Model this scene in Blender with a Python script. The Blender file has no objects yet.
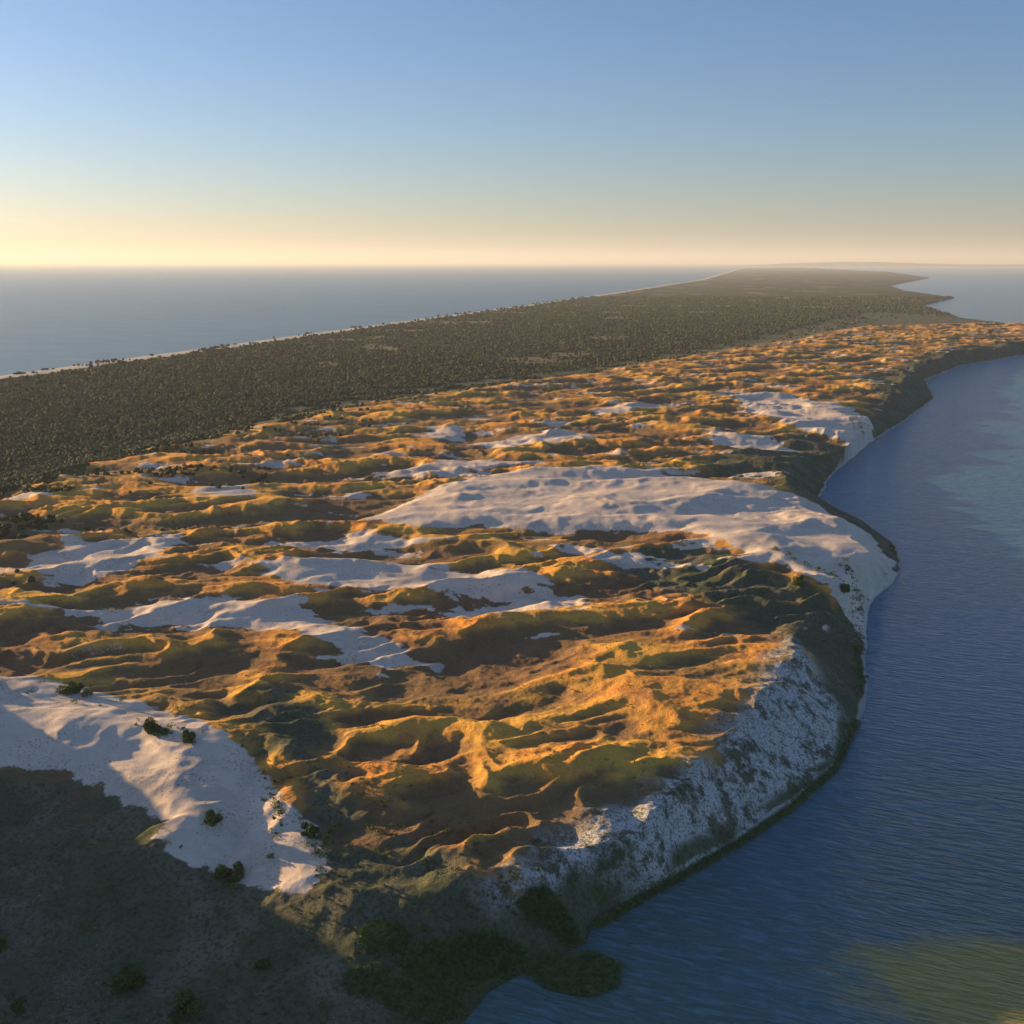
import bpy, math, time
import numpy as np
from mathutils import Vector
T0=time.time()
rng=np.random.default_rng(7)
sc=bpy.context.scene
# ------------------------------------------------------------------ outlines from image pixels
# outlines are traced as image pixels and projected through the camera to map metres
H=200.0; F=1024.0; PITCH=math.radians(13.72)
cp,sp=math.cos(PITCH),math.sin(PITCH)
def pt(u,v,z):
    a=(u-512)/F;b=(512-v)/F
    dy=cp+b*sp;dz=-sp+b*cp;t=(H-z)/-dz
    return (a*t,dy*t)
def L(z,*uv): return np.array([pt(u,v,z) for u,v in uv])
lag=L(0,(300,1300),(400,1090),(455,1024),(480,992),(530,965),(588,938),(592,922),(620,905),(680,872),(740,838),(790,805),(835,765),(857,718),(868,685),(862,650),(868,605),(902,568),(894,543),(860,520),(818,498),(830,475),(870,442),(905,420),(934,398),(925,380),(960,366),(1024,355),(1150,345),(1300,335),(1300,327),(1024,325),(960,318),(922,306),(955,298),(905,291),(890,286),(930,278),(890,272),(800,267.5))
sea=L(0,(743,268),(700,280),(600,295),(500,309),(400,322),(300,335),(200,349),(100,362),(0,376),(-400,430))
land=np.vstack([[(-300,20)],lag,sea,[(-3000,20)]])
brink=np.vstack([[(-420,170),(-250,170),(-215,240),(-230,330)],L(24,(-100,765),(0,758),(110,772),(165,785),(205,755),(250,735),(310,755),(350,795),(430,832),(490,858),(545,855),(590,832),(650,800),(695,768),(730,728),(778,682),(800,645),(800,615),(830,580),(872,553),(850,528),(800,500),(785,480),(790,455),(850,438),(876,430),(862,408),(900,392),(905,372),(950,352),(1040,338),(1300,328),(1300,318),(1000,322),(870,325),(820,335),(700,355),(600,372),(400,398),(250,430),(100,465),(0,500),(-400,600))])  # starts with an added hill, out of view, that shades the foreground
fedge=L(4,(-500,720),(0,520),(80,492),(130,462),(210,444),(290,408),(400,388),(500,378),(600,365),(700,348),(800,327),(860,312),(1000,317),(1300,320))
forest=np.vstack([fedge,[(3500,3400),(20000,6000),(60000,60000),(-20000,60000),(-9000,500)]])
S={}
S['A']=[(-60,672),(0,678),(60,680),(110,690),(170,705),(225,730),(265,760),(290,800),(322,828),(330,878),(305,898),(265,888),(225,872),(180,862),(150,845),(165,820),(140,800),(100,775),(60,762),(0,758),(-60,760)]
S['B']=[(360,520),(400,500),(470,478),(540,470),(640,468),(720,480),(780,490),(818,497),(870,515),(912,548),(912,574),(872,606),(840,592),(780,568),(720,548),(680,532),(560,530),(480,525),(420,530)]
S['C']=[(730,393),(780,393),(840,403),(880,422),(888,438),(860,440),(800,428),(750,410)]
S['D']=[(20,560),(70,540),(140,535),(190,530),(165,555),(100,575),(50,580)]
S['E']=[(240,565),(320,555),(420,562),(520,570),(560,580),(480,590),(380,585),(300,580)]
S['F']=[(60,608),(200,592),(300,600),(400,640),(430,652),(380,662),(330,648),(290,626),(200,612),(100,620)]
S['G']=[(440,600),(520,580),(600,588),(560,606),(500,615),(450,612)]
S['H']=[(195,490),(250,486),(262,497),(215,501)]
S['I']=[(420,430),(460,424),(462,435),(430,438)]
S['J']=[(470,440),(560,429),(600,437),(510,447)]
S['K']=[(705,430),(760,434),(810,446),(760,449),(715,441)]
S['N']=[(590,410),(640,402),(690,400),(650,409),(600,416)]
S['O']=[(380,470),(470,458),(540,462),(440,474)]
S['P']=[(270,540),(360,532),(450,540),(350,548)]
S['Q']=[(560,552),(640,556),(700,566),(620,566)]
sandpolys={k:L(22,*v) for k,v in S.items()}
sandpolys['A']=np.array([pt(u,v,24-12*min(1,max(0,(v-770)/110))) for u,v in S['A']])
chalk=L(10,(540,860),(640,812),(700,778),(740,725),(785,655),(830,685),(862,715),(842,772),(794,812),(682,880),(602,924),(540,940),(495,905))
scrub_shade=[L(20,(660,548),(720,556),(790,578),(850,602),(868,640),(866,690),(835,690),(790,650),(740,612),(660,590),(600,560)),  # dark scrub slopes, with their shadow painted into the ground colour
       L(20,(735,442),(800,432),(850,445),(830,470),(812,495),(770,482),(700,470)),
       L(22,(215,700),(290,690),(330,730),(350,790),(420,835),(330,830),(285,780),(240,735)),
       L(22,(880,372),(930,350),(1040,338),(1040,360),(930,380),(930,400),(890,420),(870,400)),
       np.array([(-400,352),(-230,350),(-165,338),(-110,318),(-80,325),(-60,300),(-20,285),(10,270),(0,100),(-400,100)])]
# ------------------------------------------------------------------ noise tools
def mk(seed):
    r=np.random.default_rng(seed);a=r.random((256,256))*2*np.pi
    return np.cos(a).astype(np.float32),np.sin(a).astype(np.float32)
_G={}
def perlin(x,y,seed):
    if seed not in _G:_G[seed]=mk(seed)
    gx,gy=_G[seed]
    xi=np.floor(x);yi=np.floor(y);xf=x-xi;yf=y-yi
    i=xi.astype(np.int64)&255;j=yi.astype(np.int64)&255;i1=(i+1)&255;j1=(j+1)&255
    u=xf*xf*xf*(xf*(xf*6-15)+10);v=yf*yf*yf*(yf*(yf*6-15)+10)
    a=gx[i,j]*xf+gy[i,j]*yf; b=gx[i1,j]*(xf-1)+gy[i1,j]*yf
    c=gx[i,j1]*xf+gy[i,j1]*(yf-1); d=gx[i1,j1]*(xf-1)+gy[i1,j1]*(yf-1)
    return ((a+(b-a)*u)*(1-v)+(c+(d-c)*u)*v)*1.5
def fbm(x,y,o,seed,g=.5):
    s=0;a=1;t=0
    for k in range(o):
        s=s+a*perlin(x*2**k+k*17.3,y*2**k-k*9.1,seed+k);t+=a;a*=g
    return s/t
def inside(x,y,P):
    r=np.zeros(x.shape,bool);n=len(P)
    for i in range(n):
        x1,y1=P[i];x2,y2=P[(i+1)%n]
        if y1==y2: continue
        c=((y1>y)!=(y2>y));
        r^=c&(x<(x2-x1)*(y-y1)/(y2-y1)+x1)
    return r
def dist(x,y,P,closed=True):
    d=np.full(x.shape,1e12);n=len(P)
    for i in range(n if closed else n-1):
        x1,y1=P[i];x2,y2=P[(i+1)%n];dx=x2-x1;dy=y2-y1
        t=np.clip(((x-x1)*dx+(y-y1)*dy)/(dx*dx+dy*dy+1e-9),0,1)
        d=np.minimum(d,(x-x1-t*dx)**2+(y-y1-t*dy)**2)
    return np.sqrt(d)
def ss(a,b,x):
    t=np.clip((x-a)/(b-a),0,1);return t*t*(3-2*t)
def sdist(x,y,P):
    return np.where(inside(x,y,P),1,-1)*dist(x,y,P)
def near(x,y,P,mrg,f):
    """evaluate f(signed distance) only around polygon P"""
    o=np.zeros(x.shape);m=(x>P[:,0].min()-mrg)&(x<P[:,0].max()+mrg)&(y>P[:,1].min()-mrg)&(y<P[:,1].max()+mrg)
    if m.any(): o[m]=f(sdist(x[m],y[m],P),m)
    return o
def terrain(x,y):
    """height + cover masks at map positions"""
    n30=fbm(x/45,y/45,4,11);n30b=fbm(x/45+50,y/45,4,21)
    wx=x+n30*9;wy=y+n30b*9
    lsd=sdist(wx*.35+x*.65,wy*.35+y*.65,land)
    db=sdist(wx,wy,brink)
    ins=np.clip(-db,0,None)
    ds=np.clip(lsd,0,None)
    W=np.minimum(ds+ins,np.where(y<420,75.,130.))+1e-3
    w=1-np.clip(ins/W,0,1); w=w*w*(3-2*w)*.3+w*.7
    w=np.where(db>0,1,w); w=np.where(lsd<=0,0,w)
    big=fbm(x/220+3,y/220,2,31)
    P=22+big*4+np.maximum(40*np.exp(-((x+325)/80)**2-((y-330)/62)**2),24*np.exp(-((x+282)/42)**2-((y-392)/30)**2))  # plateau height plus added hill and ridge, out of view, shadowing the foreground
    base=np.where(lsd>0,.2+2.6*(1-np.exp(-ds/22)),np.maximum(-6,lsd*.16+.2))
    z=base+(P-3)*w
    sand=np.zeros(x.shape);dome=np.zeros(x.shape)
    nw=fbm(x/34,y/20,5,41,.62);nw2=fbm(x/13,y/8,4,51,.65);nst=fbm(x/46,y/10+x/90,4,57,.6)
    for k,Pp in sandpolys.items():
        big_=k in 'AB'
        am=9 if k=='B' else (4 if k=='A' else 14)
        as_=7 if k=='B' else (1 if k=='A' else 15)
        sand=np.maximum(sand,near(x,y,Pp,60,lambda d,m:ss(-2.,3.,d+nw[m]*am+nw2[m]*5+nst[m]*as_)))
        dome=np.maximum(dome,near(x,y,Pp,60,lambda d,m:ss(-8,14,d)*(1 if big_ else .3)))
    st=fbm(x/85+9,y/28,5,61,.62)
    sand=np.maximum(sand,ss(.225,.30,st+nw2*.24)*ss(.6,.95,w)*ss(430,490,y)*.8)
    # dunes
    ax=x*.97+y*.24;ay=-x*.24+y*.97
    qx=ax+n30*22;qy=ay+n30b*18
    def ridge(X,Y,seed,e=.006):
        n=perlin(X,Y,seed);return 1-np.sqrt(n*n+e)*2.2
    far=1-ss(2500,6000,y)
    r1=ridge(qx/150,qy/70,71)
    r2=ridge(qx/76+7,qy/36+3,72,.003)
    r3=ridge(qx/34,qy/16,73,.002)
    r3b=ridge(qx/17+5,qy/9,75,.002)
    r4=fbm(x/13,y/8,4,74,.55)
    r5=perlin(x/2.3,y/2.0,78)
    am=np.clip(w*1.25-.1,0,1)*far
    sm=1-.64*dome
    vary=.5+1.0*ss(-.35,.4,fbm(x/170,y/120,2,66))
    dune=4.8*(r1-.5)*(1-.2*dome)+3.8*(r2-.5)*(.45+.55*np.clip(r1,0,1))*sm+1.6*(r3-.5)*sm*vary+.55*(r3b-.5)*(1-.7*sand)*vary*(1-ss(900,1500,y))+.5*r4*(1-.8*sand)*vary+.12*r5*(1-sand)
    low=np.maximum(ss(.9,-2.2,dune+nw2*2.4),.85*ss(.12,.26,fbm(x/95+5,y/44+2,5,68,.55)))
    dune=dune+dome*3.2
    z=z+dune*am
    sl=ss(0,25,ds)*(1-am)*far
    z=z+sl*(fbm(x/26,y/26,4,81)*1.5+fbm(x/6,y/6,3,85)*.4+.12*r5)
    # forest
    fd=sdist(x+n30*25,y+n30b*40,forest)
    seadist=dist(x+n30*12,y,sea,False)
    fo=ss(-2,10,fd)*ss(68,82,seadist)
    gr=ss(.12,.20,fbm(x/80+30,y/60,4,91,.6))*ss(-260,0,fd)*ss(-.3,.5,1-w)*ss(500,640,y)
    fo=np.maximum(fo,gr)*(lsd>2)
    op=ss(.22,.32,fbm(x/240,y/330,4,95,.55))*ss(1500,2200,y)
    z=z+fo*ss(2600,3600,y)*(3+1.5*fbm(x/60,y/140,3,97))
    ch=near(x,y,chalk,30,lambda d,m:ss(-6,10,d+nw[m]*12))
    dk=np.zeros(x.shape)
    for Pp in scrub_shade: dk=np.maximum(dk,near(x,y,Pp,40,lambda d,m:ss(-5,9,d+nw[m]*22+nw2[m]*5)))
    return dict(z=z,sand=sand*(1-fo),forest=fo,w=w,lsd=lsd,db=db,chalk=ch,open=op*fo,sead=seadist,low=low,dark=dk)
# ------------------------------------------------------------------ ground sheet
ys=[110.]
while ys[-1]<60000:
    y=ys[-1]
    ys.append(y+(1.0 if y<185 else max(.32,min(y*y/204800*1.15,y*.0055))))
ys=np.array(ys); 
s=np.concatenate([np.linspace(-2.1,-.68,170)[:-1],np.linspace(-.68,.68,1230),np.linspace(.68,1.1,50)[1:]])
Y,Sx=np.meshgrid(ys,s,indexing='ij')
X=Y*Sx
ny,nx=X.shape
print('grid',ny,nx)
Zs={k:[] for k in ('z','sand','forest','w','lsd','chalk','open','sead','low','dark')}
for i in range(0,ny,150):
    t=terrain(X[i:i+150],Y[i:i+150])
    for k in Zs: Zs[k].append(t[k])
Tn={k:np.concatenate(v) for k,v in Zs.items()}
print('terrain',time.time()-T0)
def mesh_np(name,co,faces,smooth=True,k=None):
    me=bpy.data.meshes.new(name)
    co=np.asarray(co,np.float32);faces=np.asarray(faces,np.int32)
    k=faces.shape[1]
    me.vertices.add(len(co));me.vertices.foreach_set('co',co.ravel())
    me.loops.add(faces.size);me.loops.foreach_set('vertex_index',faces.ravel())
    me.polygons.add(len(faces));me.polygons.foreach_set('loop_start',np.arange(0,faces.size,k,dtype=np.int32))
    try: me.polygons.foreach_set('loop_total',np.full(len(faces),k,np.int32))
    except Exception: pass
    me.update(calc_edges=True)
    me.polygons.foreach_set('use_smooth',np.full(len(faces),smooth))
    return me
def obj(name,me,mat=None,parent=None):
    o=bpy.data.objects.new(name,me);sc.collection.objects.link(o)
    if mat: me.materials.append(mat)
    if parent:o.parent=parent
    return o
idx=np.arange(ny*nx,dtype=np.int32).reshape(ny,nx)
q=np.stack([idx[:-1,:-1],idx[:-1,1:],idx[1:,1:],idx[1:,:-1]],-1).reshape(-1,4)
keep=(np.maximum.reduce([Tn['z'][:-1,:-1],Tn['z'][:-1,1:],Tn['z'][1:,1:],Tn['z'][1:,:-1]]).ravel()>-5.5)
q=q[keep]
me=mesh_np('terrain',np.stack([X,Y,Tn['z']],-1).reshape(-1,3),q)
def attr(me,name,arrs):
    a=me.color_attributes.new(name,'FLOAT_COLOR','POINT')
    d=np.ones((arrs[0].size,4),np.float32)
    for i,v in enumerate(arrs): d[:,i]=v.ravel()
    a.data.foreach_set('color',d.ravel())
nb=perlin(X/14,Y/14,900)
south=1-ss(285,305,Y)
beach=(1-ss(.0+nb*1.2,1.0+nb*1.2,Tn['lsd']))*(Tn['lsd']>-40)*.7*(1-south)
seab=(Tn['sead']<66)*(Tn['lsd']>0)
fringe=ss(.4,1.4,Tn['lsd'])*(1-ss(2.2,5.5,Tn['lsd']+nb*2.5))*ss(-.25,.2,perlin(X/30,Y/30,901))*(1-.9*Tn['sand'])
fringe=np.maximum(fringe,south*(1-ss(6,14,Tn['lsd']+nb*6)))
attr(me,'cover',[Tn['sand'],Tn['forest'],np.maximum(1-ss(.55,.93,Tn['w']),Tn['chalk'])])
attr(me,'cover2',[Tn['chalk'],np.maximum(beach,seab*1.),Tn['open']])
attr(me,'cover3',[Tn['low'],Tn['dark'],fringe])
terr=obj('terrain',me)
print('mesh',time.time()-T0)
# ------------------------------------------------------------------ materials
class N:
    def __init__(s,name):
        s.m=bpy.data.materials.new(name);s.m.use_nodes=True;s.t=s.m.node_tree
        s.p=s.t.nodes['Principled BSDF'];s.pos=s.t.nodes.new('ShaderNodeNewGeometry').outputs['Position']
    def n(s,t,**k):
        x=s.t.nodes.new(t)
        for a,b in k.items(): setattr(x,a,b)
        return x
    def l(s,a,b): s.t.links.new(a,b)
    def setin(s,node,i,v):
        if isinstance(v,bpy.types.NodeSocket): s.l(v,node.inputs[i])
        else: node.inputs[i].default_value=v
    def noise(s,scale,detail=4,rough=.55,vec=None,dist=0):
        x=s.n('ShaderNodeTexNoise');x.inputs['Scale'].default_value=scale;x.inputs['Detail'].default_value=detail;x.inputs['Roughness'].default_value=rough
        x.inputs['Distortion'].default_value=dist
        s.l(vec or s.pos,x.inputs['Vector']);return x.outputs[0]
    def ramp(s,v,a,b,ca=0.,cb=1.):
        x=s.n('ShaderNodeMapRange');x.interpolation_type='SMOOTHSTEP'
        s.setin(x,0,v);x.inputs[1].default_value=a;x.inputs[2].default_value=b;x.inputs[3].default_value=ca;x.inputs[4].default_value=cb
        return x.outputs[0]
    def mix(s,f,a,b):
        x=s.n('ShaderNodeMix',data_type='RGBA')
        s.setin(x,0,f);s.setin(x,6,a if isinstance(a,bpy.types.NodeSocket) else (*a,1));s.setin(x,7,b if isinstance(b,bpy.types.NodeSocket) else (*b,1));return x.outputs[2]
    def math(s,op,a,b=0.):
        x=s.n('ShaderNodeMath',operation=op);s.setin(x,0,a);s.setin(x,1,b);return x.outputs[0]
    def sep(s,name):
        a=s.n('ShaderNodeAttribute',attribute_name=name);x=s.n('ShaderNodeSeparateColor');s.l(a.outputs['Color'],x.inputs[0]);return x.outputs
    def bump(s,h,dist,strength=1.,nrm=None):
        x=s.n('ShaderNodeBump');x.inputs['Strength'].default_value=strength;x.inputs['Distance'].default_value=dist
        s.l(h,x.inputs['Height'])
        if nrm: s.l(nrm,x.inputs['Normal'])
        return x.outputs[0]
    def scale(s,v,vec):
        x=s.n('ShaderNodeVectorMath',operation='MULTIPLY');s.l(v,x.inputs[0]);x.inputs[1].default_value=vec;return x.outputs[0]
    def fin(s,col,rough=.9,spec=.15,nrm=None):
        s.setin(s.p,'Base Color',col if isinstance(col,bpy.types.NodeSocket) else (*col,1));s.setin(s.p,'Roughness',rough);s.setin(s.p,'Specular IOR Level',spec)
        if nrm: s.l(nrm,s.p.inputs['Normal'])
        return s.m
g=N('dune_ground')
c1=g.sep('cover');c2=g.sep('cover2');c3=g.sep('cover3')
nL=g.noise(.016,4);nM=g.noise(.09,5,.6);nF=g.noise(.7,5,.65);nT=g.noise(2.6,3,.7)
dry=g.mix(g.ramp(nM,.38,.62),(.90,.42,.08),(.80,.32,.075))
dry=g.mix(g.ramp(nL,.42,.60),dry,(.90,.47,.085))
dry=g.mix(g.math('MULTIPLY',g.ramp(nF,.50,.66),.5),dry,(.40,.22,.085))
dry=g.mix(g.math('MULTIPLY',g.ramp(g.noise(.045,6,.62),.56,.66),.5),dry,(.32,.18,.10))
dry=g.mix(g.math('MULTIPLY',g.ramp(nT,.52,.72),.6),dry,(.16,.105,.055))
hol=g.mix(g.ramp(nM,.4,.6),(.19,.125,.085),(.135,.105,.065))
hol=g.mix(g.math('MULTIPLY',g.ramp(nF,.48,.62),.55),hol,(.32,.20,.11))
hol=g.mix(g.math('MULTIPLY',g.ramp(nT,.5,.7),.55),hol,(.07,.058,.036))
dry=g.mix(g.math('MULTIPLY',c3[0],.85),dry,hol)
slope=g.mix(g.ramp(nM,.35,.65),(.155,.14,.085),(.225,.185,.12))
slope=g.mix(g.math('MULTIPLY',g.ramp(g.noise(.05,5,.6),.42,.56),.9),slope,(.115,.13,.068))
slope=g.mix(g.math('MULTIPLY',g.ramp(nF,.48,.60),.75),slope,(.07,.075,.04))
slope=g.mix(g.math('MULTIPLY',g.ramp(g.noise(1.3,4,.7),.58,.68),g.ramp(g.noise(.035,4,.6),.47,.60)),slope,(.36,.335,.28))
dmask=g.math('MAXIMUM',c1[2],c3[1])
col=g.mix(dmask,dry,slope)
ck=g.math('MULTIPLY',c2[0],g.ramp(g.math('ADD',g.math('MULTIPLY',g.noise(.20,7,.74),.85),g.math('MULTIPLY',g.noise(.045,4,.6),.45)),.56,.69))
ck=g.math('MULTIPLY',ck,g.ramp(g.noise(1.1,4,.75),.62,.50))
col=g.mix(ck,col,(.72,.65,.58))
sd=g.mix(g.ramp(nM,.3,.7),(.84,.66,.50),(.74,.59,.46))
sd=g.mix(g.math('MULTIPLY',g.ramp(nF,.4,.8),.3),sd,(.58,.46,.35))
sd=g.mix(g.math('MULTIPLY',g.ramp(g.noise(.035,6,.68,g.scale(g.pos,(.6,1.3,1))),.50,.62),.55),sd,(.54,.42,.32))
fleck=g.math('MULTIPLY',g.ramp(g.noise(.9,3,.75),.565,.62),g.ramp(g.noise(.06,4,.6),.44,.56))
sd=g.mix(g.math('MULTIPLY',fleck,.8),sd,(.26,.19,.10))
sm_f=g.ramp(g.math('ADD',c1[0],g.math('MULTIPLY',g.math('SUBTRACT',nF,.5),1.3)),.30,.72)
col=g.mix(g.math('MULTIPLY',sm_f,g.ramp(c1[0],.02,.2)),col,sd)
fo=g.mix(g.ramp(g.noise(.03,5,.6),.4,.62),(.055,.062,.028),(.10,.098,.045))
fo=g.mix(c2[2],fo,(.24,.19,.10))
col=g.mix(c1[1],col,fo)
col=g.mix(g.math('MULTIPLY',c3[2],.9),col,g.mix(g.ramp(nF,.4,.6),(.10,.125,.05),(.06,.08,.035)))
col=g.mix(c2[1],col,(.62,.55,.46))
h=g.math('ADD',g.math('MULTIPLY',nF,1.),g.math('MULTIPLY',nT,.4))
bs=g.n('ShaderNodeBump');bs.inputs['Distance'].default_value=1.;g.l(h,bs.inputs['Height']);g.setin(bs,'Strength',g.ramp(c1[0],0,1,.75,.18))
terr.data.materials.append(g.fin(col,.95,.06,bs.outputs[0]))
def water(name,seed):
    m=N(name)
    rp=m.n('ShaderNodeVectorRotate',rotation_type='Z_AXIS');m.l(m.pos,rp.inputs['Vector']);rp.inputs['Angle'].default_value=math.radians(20)
    P_=rp.outputs[0]
    w1=m.noise(.46,3,.55,m.scale(P_,(.22,1.,1)),.4)
    w2=m.noise(.12,3,.5,m.scale(P_,(.4,1.,1)),.6)
    w3=m.noise(.010,4,.6,m.scale(P_,(.35,1.,1)),.6)
    hh=m.math('ADD',m.math('MULTIPLY',w1,2.3),m.math('MULTIPLY',w2,1.2))
    nr=m.bump(hh,1.,1.)
    return m,w1,w2,w3,nr
m,w1,w2,w3,nr=water('lagoon_water',1)
cx,cy=pt(1000,985,0)
d=m.n('ShaderNodeVectorMath',operation='DISTANCE');m.l(m.scale(m.pos,(1/42,1/22,0)),d.inputs[0]);d.inputs[1].default_value=(cx/42,cy/22,0)
sh=m.math('ADD',d.outputs['Value'],m.math('MULTIPLY',m.noise(.05,5,.7),1.4))
shal=m.ramp(sh,2.0,1.3)
y=m.n('ShaderNodeSeparateXYZ');m.l(m.pos,y.inputs[0])
deep=m.mix(m.ramp(y.outputs[1],230,520),(.095,.165,.14),(.045,.18,.29))
deep=m.mix(m.math('MULTIPLY',m.ramp(w3,.40,.65),.25),deep,(.06,.21,.32))
deep=m.mix(m.math('MULTIPLY',m.ramp(w1,.46,.66),.45),deep,(.16,.29,.36))
colw=m.mix(m.math('MULTIPLY',shal,.8),deep,(.42,.31,.05))
lm=m.fin(colw,.17,.5,nr);m.p.inputs['IOR'].default_value=1.33
m,w1,w2,w3,nr=water('sea_water',2)
sm_=m.fin(m.mix(m.ramp(w3,.4,.6),(.03,.15,.22),(.055,.19,.26)),.28,.5,nr);m.p.inputs['IOR'].default_value=1.33
E=195000
def ngon(name,co,mat):
    me=bpy.data.meshes.new(name);me.from_pydata(co,[],[list(range(len(co)))]);me.update();return obj(name,me,mat)
mid=[(-120,-3000,0),(-120,400,0),(100,1400,0),(1300,4500,0),(5300,24000,0),(E*.22,E,0)]
ngon('lagoon',mid[:1]+[(E,-3000,0),(E,E,0)]+mid[:0:-1],lm)
ngon('sea',mid+[(-E,E,0),(-E,-3000,0)],sm_)
# ------------------------------------------------------------------ vegetation
def veg_mat(name,a,b,sc_=.6):
    v=N(name);at=v.n('ShaderNodeAttribute',attribute_name='tint')
    t=v.n('ShaderNodeSeparateColor');v.l(at.outputs['Color'],t.inputs[0])
    c=v.mix(t.outputs[0],a,b);c=v.mix(v.ramp(v.noise(sc_,3),.35,.7),c,tuple(x*.6 for x in a))
    return v.fin(c,.85,.15)
pine=veg_mat('pine_foliage',(.062,.074,.034),(.12,.118,.05))
shrubm=veg_mat('shrub_leaves',(.07,.11,.035),(.20,.23,.06),1.5)
reedm=veg_mat('reed_blades',(.13,.21,.075),(.24,.29,.10),.8)
barkm=N('bark').fin((.10,.075,.055))
grassm=veg_mat('marram_grass',(.12,.115,.055),(.27,.225,.12),1.)
def put(name,co,faces,tint,mat,smooth=False):
    me=mesh_np(name,co,faces,smooth)
    attr(me,'tint',[tint,tint,tint])
    return obj(name,me,mat)
import bmesh
def ico(sub):
    b=bmesh.new();bmesh.ops.create_icosphere(b,subdivisions=sub,radius=1)
    v=np.array([x.co[:] for x in b.verts]);f=np.array([[w.index for w in x.verts] for x in b.faces]);b.free();return v,f
def forest_mesh(n,y0,y1,sub,r0,r1,seed):
    r=np.random.default_rng(seed)
    yy=np.exp(np.log(y0)+(np.log(y1)-np.log(y0))*r.random(n))
    xx=yy*(r.random(n)*1.4-.72)
    t=terrain(xx,yy)
    ok=(t['forest']*(1-.8*t['open'])>r.random(n)*.9+.05)&(t['z']>1)
    xx=xx[ok];yy=yy[ok];zz=t['z'][ok];n=len(xx)
    k=r.random(n);rad=(r0+(r1-r0)*(yy-y0)/(y1-y0))*(.65+.7*k)
    protos=[]
    for p in range(6):
        v,f=ico(sub);pr=np.random.default_rng(100+p)
        v=v*(.72+.5*pr.random((len(v),1)));v[:,2]*=.75+.15*(p%3);protos.append((v,f))
    co=[];fa=[];ti=[];off=0
    which=r.integers(0,6,n);ang=r.random(n)*6.28
    for p,(v,f) in enumerate(protos):
        s_=which==p;m_=s_.sum();c=np.cos(ang[s_])[:,None];sn=np.sin(ang[s_])[:,None];R=rad[s_][:,None]
        vx=(v[:,0]*c-v[:,1]*sn)*R+xx[s_][:,None];vy=(v[:,0]*sn+v[:,1]*c)*R+yy[s_][:,None];vz=v[:,2]*R+(zz[s_]+rad[s_]*.45)[:,None]
        co.append(np.stack([vx,vy,vz],-1).reshape(-1,3))
        fa.append((f[None]+(np.arange(m_)*len(v))[:,None,None]+off).reshape(-1,3));off+=m_*len(v)
        cl=fbm(xx[s_]/60,yy[s_]/60,3,555)
        ti.append(np.repeat(np.clip(r.random(m_)**1.5*.4+.3+cl*2.2,0,1),len(v)))
    return np.vstack(co),np.vstack(fa),np.concatenate(ti)
parts=[forest_mesh(85000,500,950,2,1.7,2.0,1),forest_mesh(100000,950,1800,1,2.0,2.7,2),forest_mesh(80000,1800,6000,1,2.8,5.,3)]
off=0;C=[];Fa=[];Ti=[]
for a in parts: C.append(a[0]);Fa.append(a[1]+off);Ti.append(a[2]);off+=len(a[0])
print('forest tris',sum(map(len,Fa)),time.time()-T0)
put('pine_forest',np.vstack(C),np.vstack(Fa),np.concatenate(Ti),pine)
def leafy(r,cx,cy,cz,R,Hh,n,leaf):
    lobes=r.normal(size=(9,3))*[.45,.45,.25]+[0,0,.5];lr=.30+.28*r.random(9)
    L_=r.integers(0,9,n);d=r.normal(size=(n,3));d/=np.linalg.norm(d,axis=1)[:,None]
    p=lobes[L_]+d*(lr[L_]*(.55+.5*r.random(n)))[:,None]
    p[:,2]=np.abs(p[:,2]);p=p*[R,R,Hh]
    a=r.normal(size=(n,3));b=r.normal(size=(n,3));sz=leaf*(.6+.8*r.random(n))[:,None]
    a=a/np.linalg.norm(a,axis=1)[:,None]*sz;b=b/np.linalg.norm(b,axis=1)[:,None]*sz
    c=p+[cx,cy,cz]
    return np.stack([c-a,c+b,c+a,c-b],1).reshape(-1,3),np.arange(4*n).reshape(n,4),np.repeat(np.clip(r.random(n)*.5+(L_%3)*.25,0,1),4)
def limbs(r,x,y,z,R,Hh):
    co=[];fa=[]
    def tube(p0,p1,r0,r1):
        p0=np.array(p0);p1=np.array(p1);o=len(co)
        for P_,rr in((p0,r0),(p1,r1)):
            for i in range(6):
                co.append(P_+[rr*math.cos(i*1.047),rr*math.sin(i*1.047),0])
        for i in range(6): fa.append([o+i,o+(i+1)%6,o+6+(i+1)%6,o+6+i])
    tube((x,y,z-.4),(x,y,z+Hh*.35),R*.06,R*.045)
    for i in range(6):
        a_=i*1.05+r.random();tube((x,y,z+Hh*.12*(i%3)),(x+math.cos(a_)*R*.6,y+math.sin(a_)*R*.6,z+Hh*(.5+.3*r.random())),R*.04,R*.012)
    return np.array(co),np.array(fa)
def zat(x,y): return float(terrain(np.array([float(x)]),np.array([float(y)]))['z'][0])
r=np.random.default_rng(5)
def settle(u,v,zz):
    for _ in range(8):
        x,y_=pt(u,v,zz);zz=.5*zz+.5*zat(x,y_)
    return x,y_,zat(x,y_)
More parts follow.
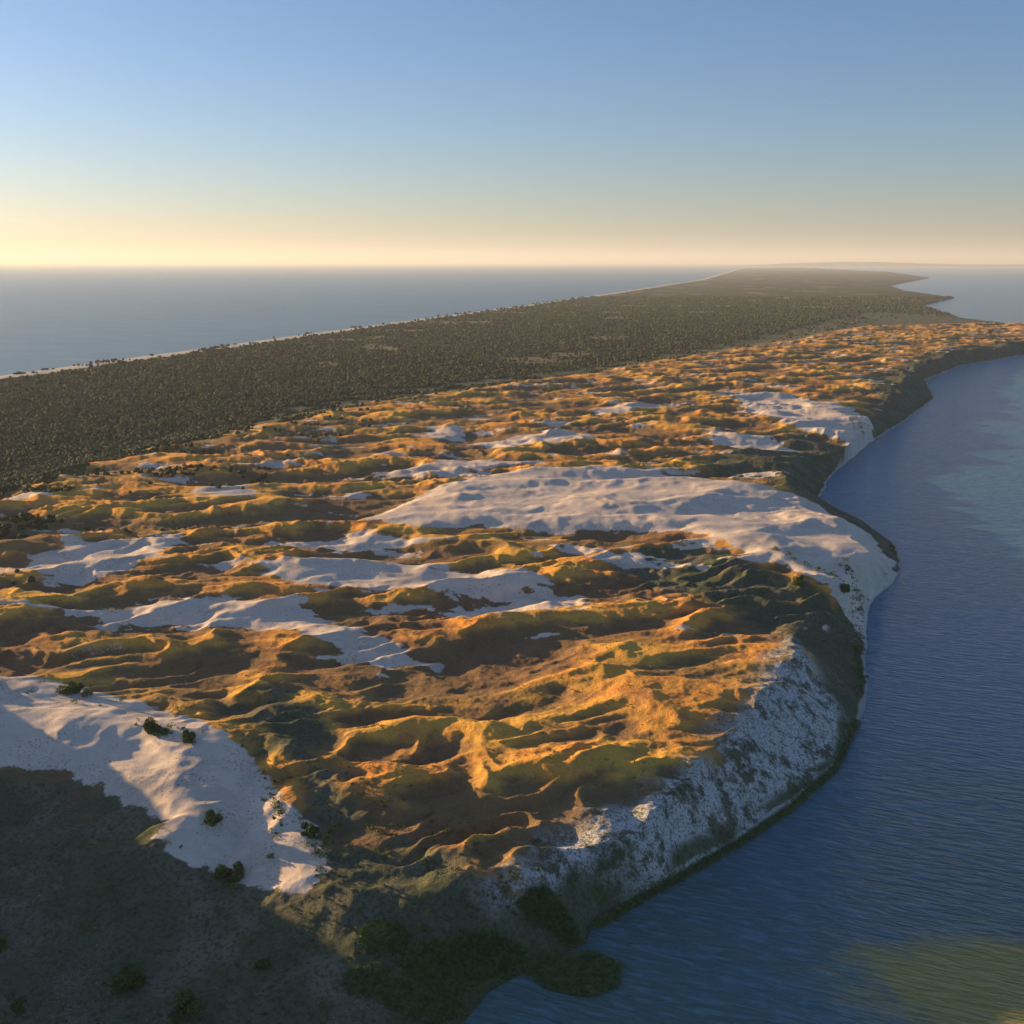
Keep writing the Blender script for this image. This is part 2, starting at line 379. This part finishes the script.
for (u,v,zz,R) in [(128,985,5,4.2),(186,1012,4,4.2),(232,880,12,3.8),(76,692,27,4.2),(152,732,27,3.4),(190,741,27,2.6),(212,822,18,3.0),(20,1010,5,2.2),(-3,948,7,2.2),(262,968,6,1.8),(845,592,8,4.),(800,585,16,3.5),(310,835,14,2.5)]:
    x,y_,z=settle(u,v,zz)
    root=bpy.data.objects.new('shrub',None);sc.collection.objects.link(root)
    c_,f_,t_=leafy(r,x,y_,z+.2,R,R*.95,int(1500+R*500),.28)
    o=put('crown',c_,f_,t_,shrubm);o.parent=root
    lc,lf=limbs(r,x,y_,z,R,R*.9);o=obj('trunk',mesh_np('trunk',lc,lf),barkm);o.parent=root
def scatter(name,pts,Rf,mat,n=70,leaf=.22,hf=.8):
    r=np.random.default_rng(9);C=[];Fa=[];Ti=[];o=0
    P=np.array(pts);t=terrain(P[:,0],P[:,1])['z']
    for (x,y_),z in zip(P,t):
        if z<.3: continue
        R=Rf(r);c_,f_,t_=leafy(r,x,y_,max(z,0),R,R*hf,int(n*max(1,R*R*.5)),leaf*max(.7,R*.4));C.append(c_);Fa.append(f_+o);Ti.append(t_*.6+r.random()*.4);o+=len(c_)
    return put(name,np.vstack(C),np.vstack(Fa),np.concatenate(Ti),mat)
def along(uv,z,n,sp_):
    P=L(z,*uv);out=[]
    for i in range(n):
        k=r.integers(0,len(P)-1);t=r.random();p=P[k]*(1-t)+P[k+1]*t;out.append(p+r.normal(size=2)*sp_)
    return out
pts=along([(842,592),(858,612),(858,650),(866,690)],2,170,2.8)
pts+=along([(262,775),(280,810),(275,835)],18,26,2.)+along([(318,835),(322,880)],14,24,2.)
pts+=along([(140,722),(170,735),(205,742)],25,22,2.)
pts+=along([(770,575),(800,585),(850,600),(880,585)],10,60,3.)
pts+=along([(840,425),(870,440),(850,432)],8,60,5.)
pts+=along([(868,605),(902,570),(893,545)],2,30,2.)
pts+=along([(870,440),(905,420),(934,398)],3,60,6.)+along([(750,455),(790,470),(815,485)],15,40,9.)
pts+=along([(20,690),(150,700),(240,745)],25,16,5.)+along([(350,800),(450,860),(520,900)],14,60,9.)+along([(60,900),(250,960),(400,930)],8,40,16.)
pts+=along([(365,985),(430,955),(500,945),(560,925)],2,60,4.)
scatter('shrub_thicket',pts,lambda r:.6+1.6*r.random()**2,shrubm)
n=16000;yy=190+r.random(n)**1.3*420;xx=yy*(r.random(n)*1.3-.75);t=terrain(xx,yy)
pr=(1-t['sand'])*(.10+.9*ss(-.02,.25,fbm(xx/22,yy/22,3,301)))*(t['lsd']>2)*(1-.4*(t['w']>.95))
ok=r.random(n)<pr*.8
scatter('low_scrub',np.stack([xx[ok],yy[ok]],-1)[:7500],lambda r:.35+.75*r.random()**2,grassm,46,.17,.6)
def blades(P,hh,wd):
    n=len(P);z=np.maximum(terrain(P[:,0],P[:,1])['z'],-.15);a=r.random(n)*6.28;dx=np.cos(a)*wd;dy=np.sin(a)*wd
    h_=hh*(.6+.6*r.random(n));lx=r.normal(size=n)*.7;ly=r.normal(size=n)*.7
    b0=np.stack([P[:,0]-dx,P[:,1]-dy,z],-1);b1=np.stack([P[:,0]+dx,P[:,1]+dy,z],-1);t_=np.stack([P[:,0]+lx,P[:,1]+ly,z+h_],-1)
    cl=fbm(P[:,0]/3,P[:,1]/3,3,777)
    return np.stack([b0,b1,t_],1).reshape(-1,3),np.arange(3*n).reshape(n,3),np.repeat(np.clip(.5+cl*1.5+r.random(n)*.3,0,1),3)
def blob(u,v,ru,rv,n):
    x,y_=pt(u,v,0);a=r.random(n)*6.28;rad=np.sqrt(r.random(n))*(1+.08*r.normal(size=n));nn=1+.08*np.sin(a*3+u)+.05*np.sin(a*7+v)
    return np.stack([x+np.cos(a)*rad*ru*nn,y_+np.sin(a)*rad*rv*nn],-1)
P=np.vstack([blob(577,973,12.5,8.5,32000),blob(550,940,9,4,9000),blob(440,985,11,6,15000),blob(490,965,10,4,10000),blob(460,975,13,4,10000),blob(385,968,7,5,8000),blob(420,1010,12,6,15000),blob(365,1003,6,4,4000)])
e=np.array(along([(596,925),(640,898),(680,876),(740,842),(790,808),(835,768),(857,720)],.5,16000,.9));P=np.vstack([P,e])
c_,f_,t_=blades(P,.9,.2);put('reed_bed',c_,f_,t_,reedm)
# low mainland shore on the horizon
xs=np.linspace(9000,60000,260);hh=70+60*np.abs(fbm(xs/6000,xs*0,4,401))+130*np.exp(-((xs-17000)/3500)**2)
co=np.vstack([np.stack([xs,50000+0*xs,-5+0*xs],-1),np.stack([xs,51500+0*xs,hh*ss(9000,14000,xs)],-1)])
n=len(xs);f_=[[i,i+1,n+i+1,n+i] for i in range(n-1)]
hm=N('distant_woodland').fin((.05,.07,.05));obj('hills',mesh_np('hills',co,f_),hm)
# ------------------------------------------------------------------ air, sky, sun
AZ,EL=-64,8.0
w=bpy.data.worlds.new("World");sc.world=w;w.use_nodes=True
nt=w.node_tree;s=nt.nodes.new('ShaderNodeTexSky');s.sky_type='NISHITA';s.sun_disc=False
s.sun_elevation=math.radians(EL);s.sun_rotation=math.radians(AZ);s.altitude=200;s.air_density=1.0;s.dust_density=.85;s.ozone_density=4.8
mx=nt.nodes.new('ShaderNodeMix');mx.data_type='RGBA';mx.blend_type='MULTIPLY';mx.inputs[0].default_value=1;mx.inputs[7].default_value=(1.12,.99,.98,1)
nt.links.new(s.outputs[0],mx.inputs[6]);nt.links.new(mx.outputs[2],nt.nodes['Background'].inputs[0]);nt.nodes['Background'].inputs[1].default_value=0.20
l=bpy.data.lights.new('sun','SUN');l.energy=11;l.color=(1,.70,.34);l.angle=math.radians(.5)
lo=bpy.data.objects.new('sun',l);sc.collection.objects.link(lo)
az=math.radians(AZ);el=math.radians(EL)
lo.rotation_euler=Vector((math.sin(az)*math.cos(el),math.cos(az)*math.cos(el),math.sin(el))).to_track_quat('Z','Y').to_euler()
bpy.ops.mesh.primitive_cube_add(size=1);c=bpy.context.object;c.name='atmospheric_haze';c.scale=(2*E,E+3000,1000);c.location=(0,(E-3000)/2,492)
m=bpy.data.materials.new('haze');m.use_nodes=True;n=m.node_tree;n.nodes.clear();o=n.nodes.new('ShaderNodeOutputMaterial');vs=n.nodes.new('ShaderNodeVolumeScatter')
vs.inputs['Color'].default_value=(.76,.82,.92,1);vs.inputs['Density'].default_value=3.3e-5;vs.inputs['Anisotropy'].default_value=.2
n.links.new(vs.outputs[0],o.inputs['Volume']);c.data.materials.append(m)
cam=bpy.data.cameras.new('camera');co=bpy.data.objects.new('camera',cam);sc.collection.objects.link(co)
cam.lens=36;cam.sensor_width=36;cam.clip_start=1;cam.clip_end=1e6;co.location=(0,0,H);co.rotation_euler=(math.radians(90)-PITCH,0,0);sc.camera=co
sc.view_settings.view_transform='Standard';sc.view_settings.look='None';sc.view_settings.exposure=0
print('done',time.time()-T0)
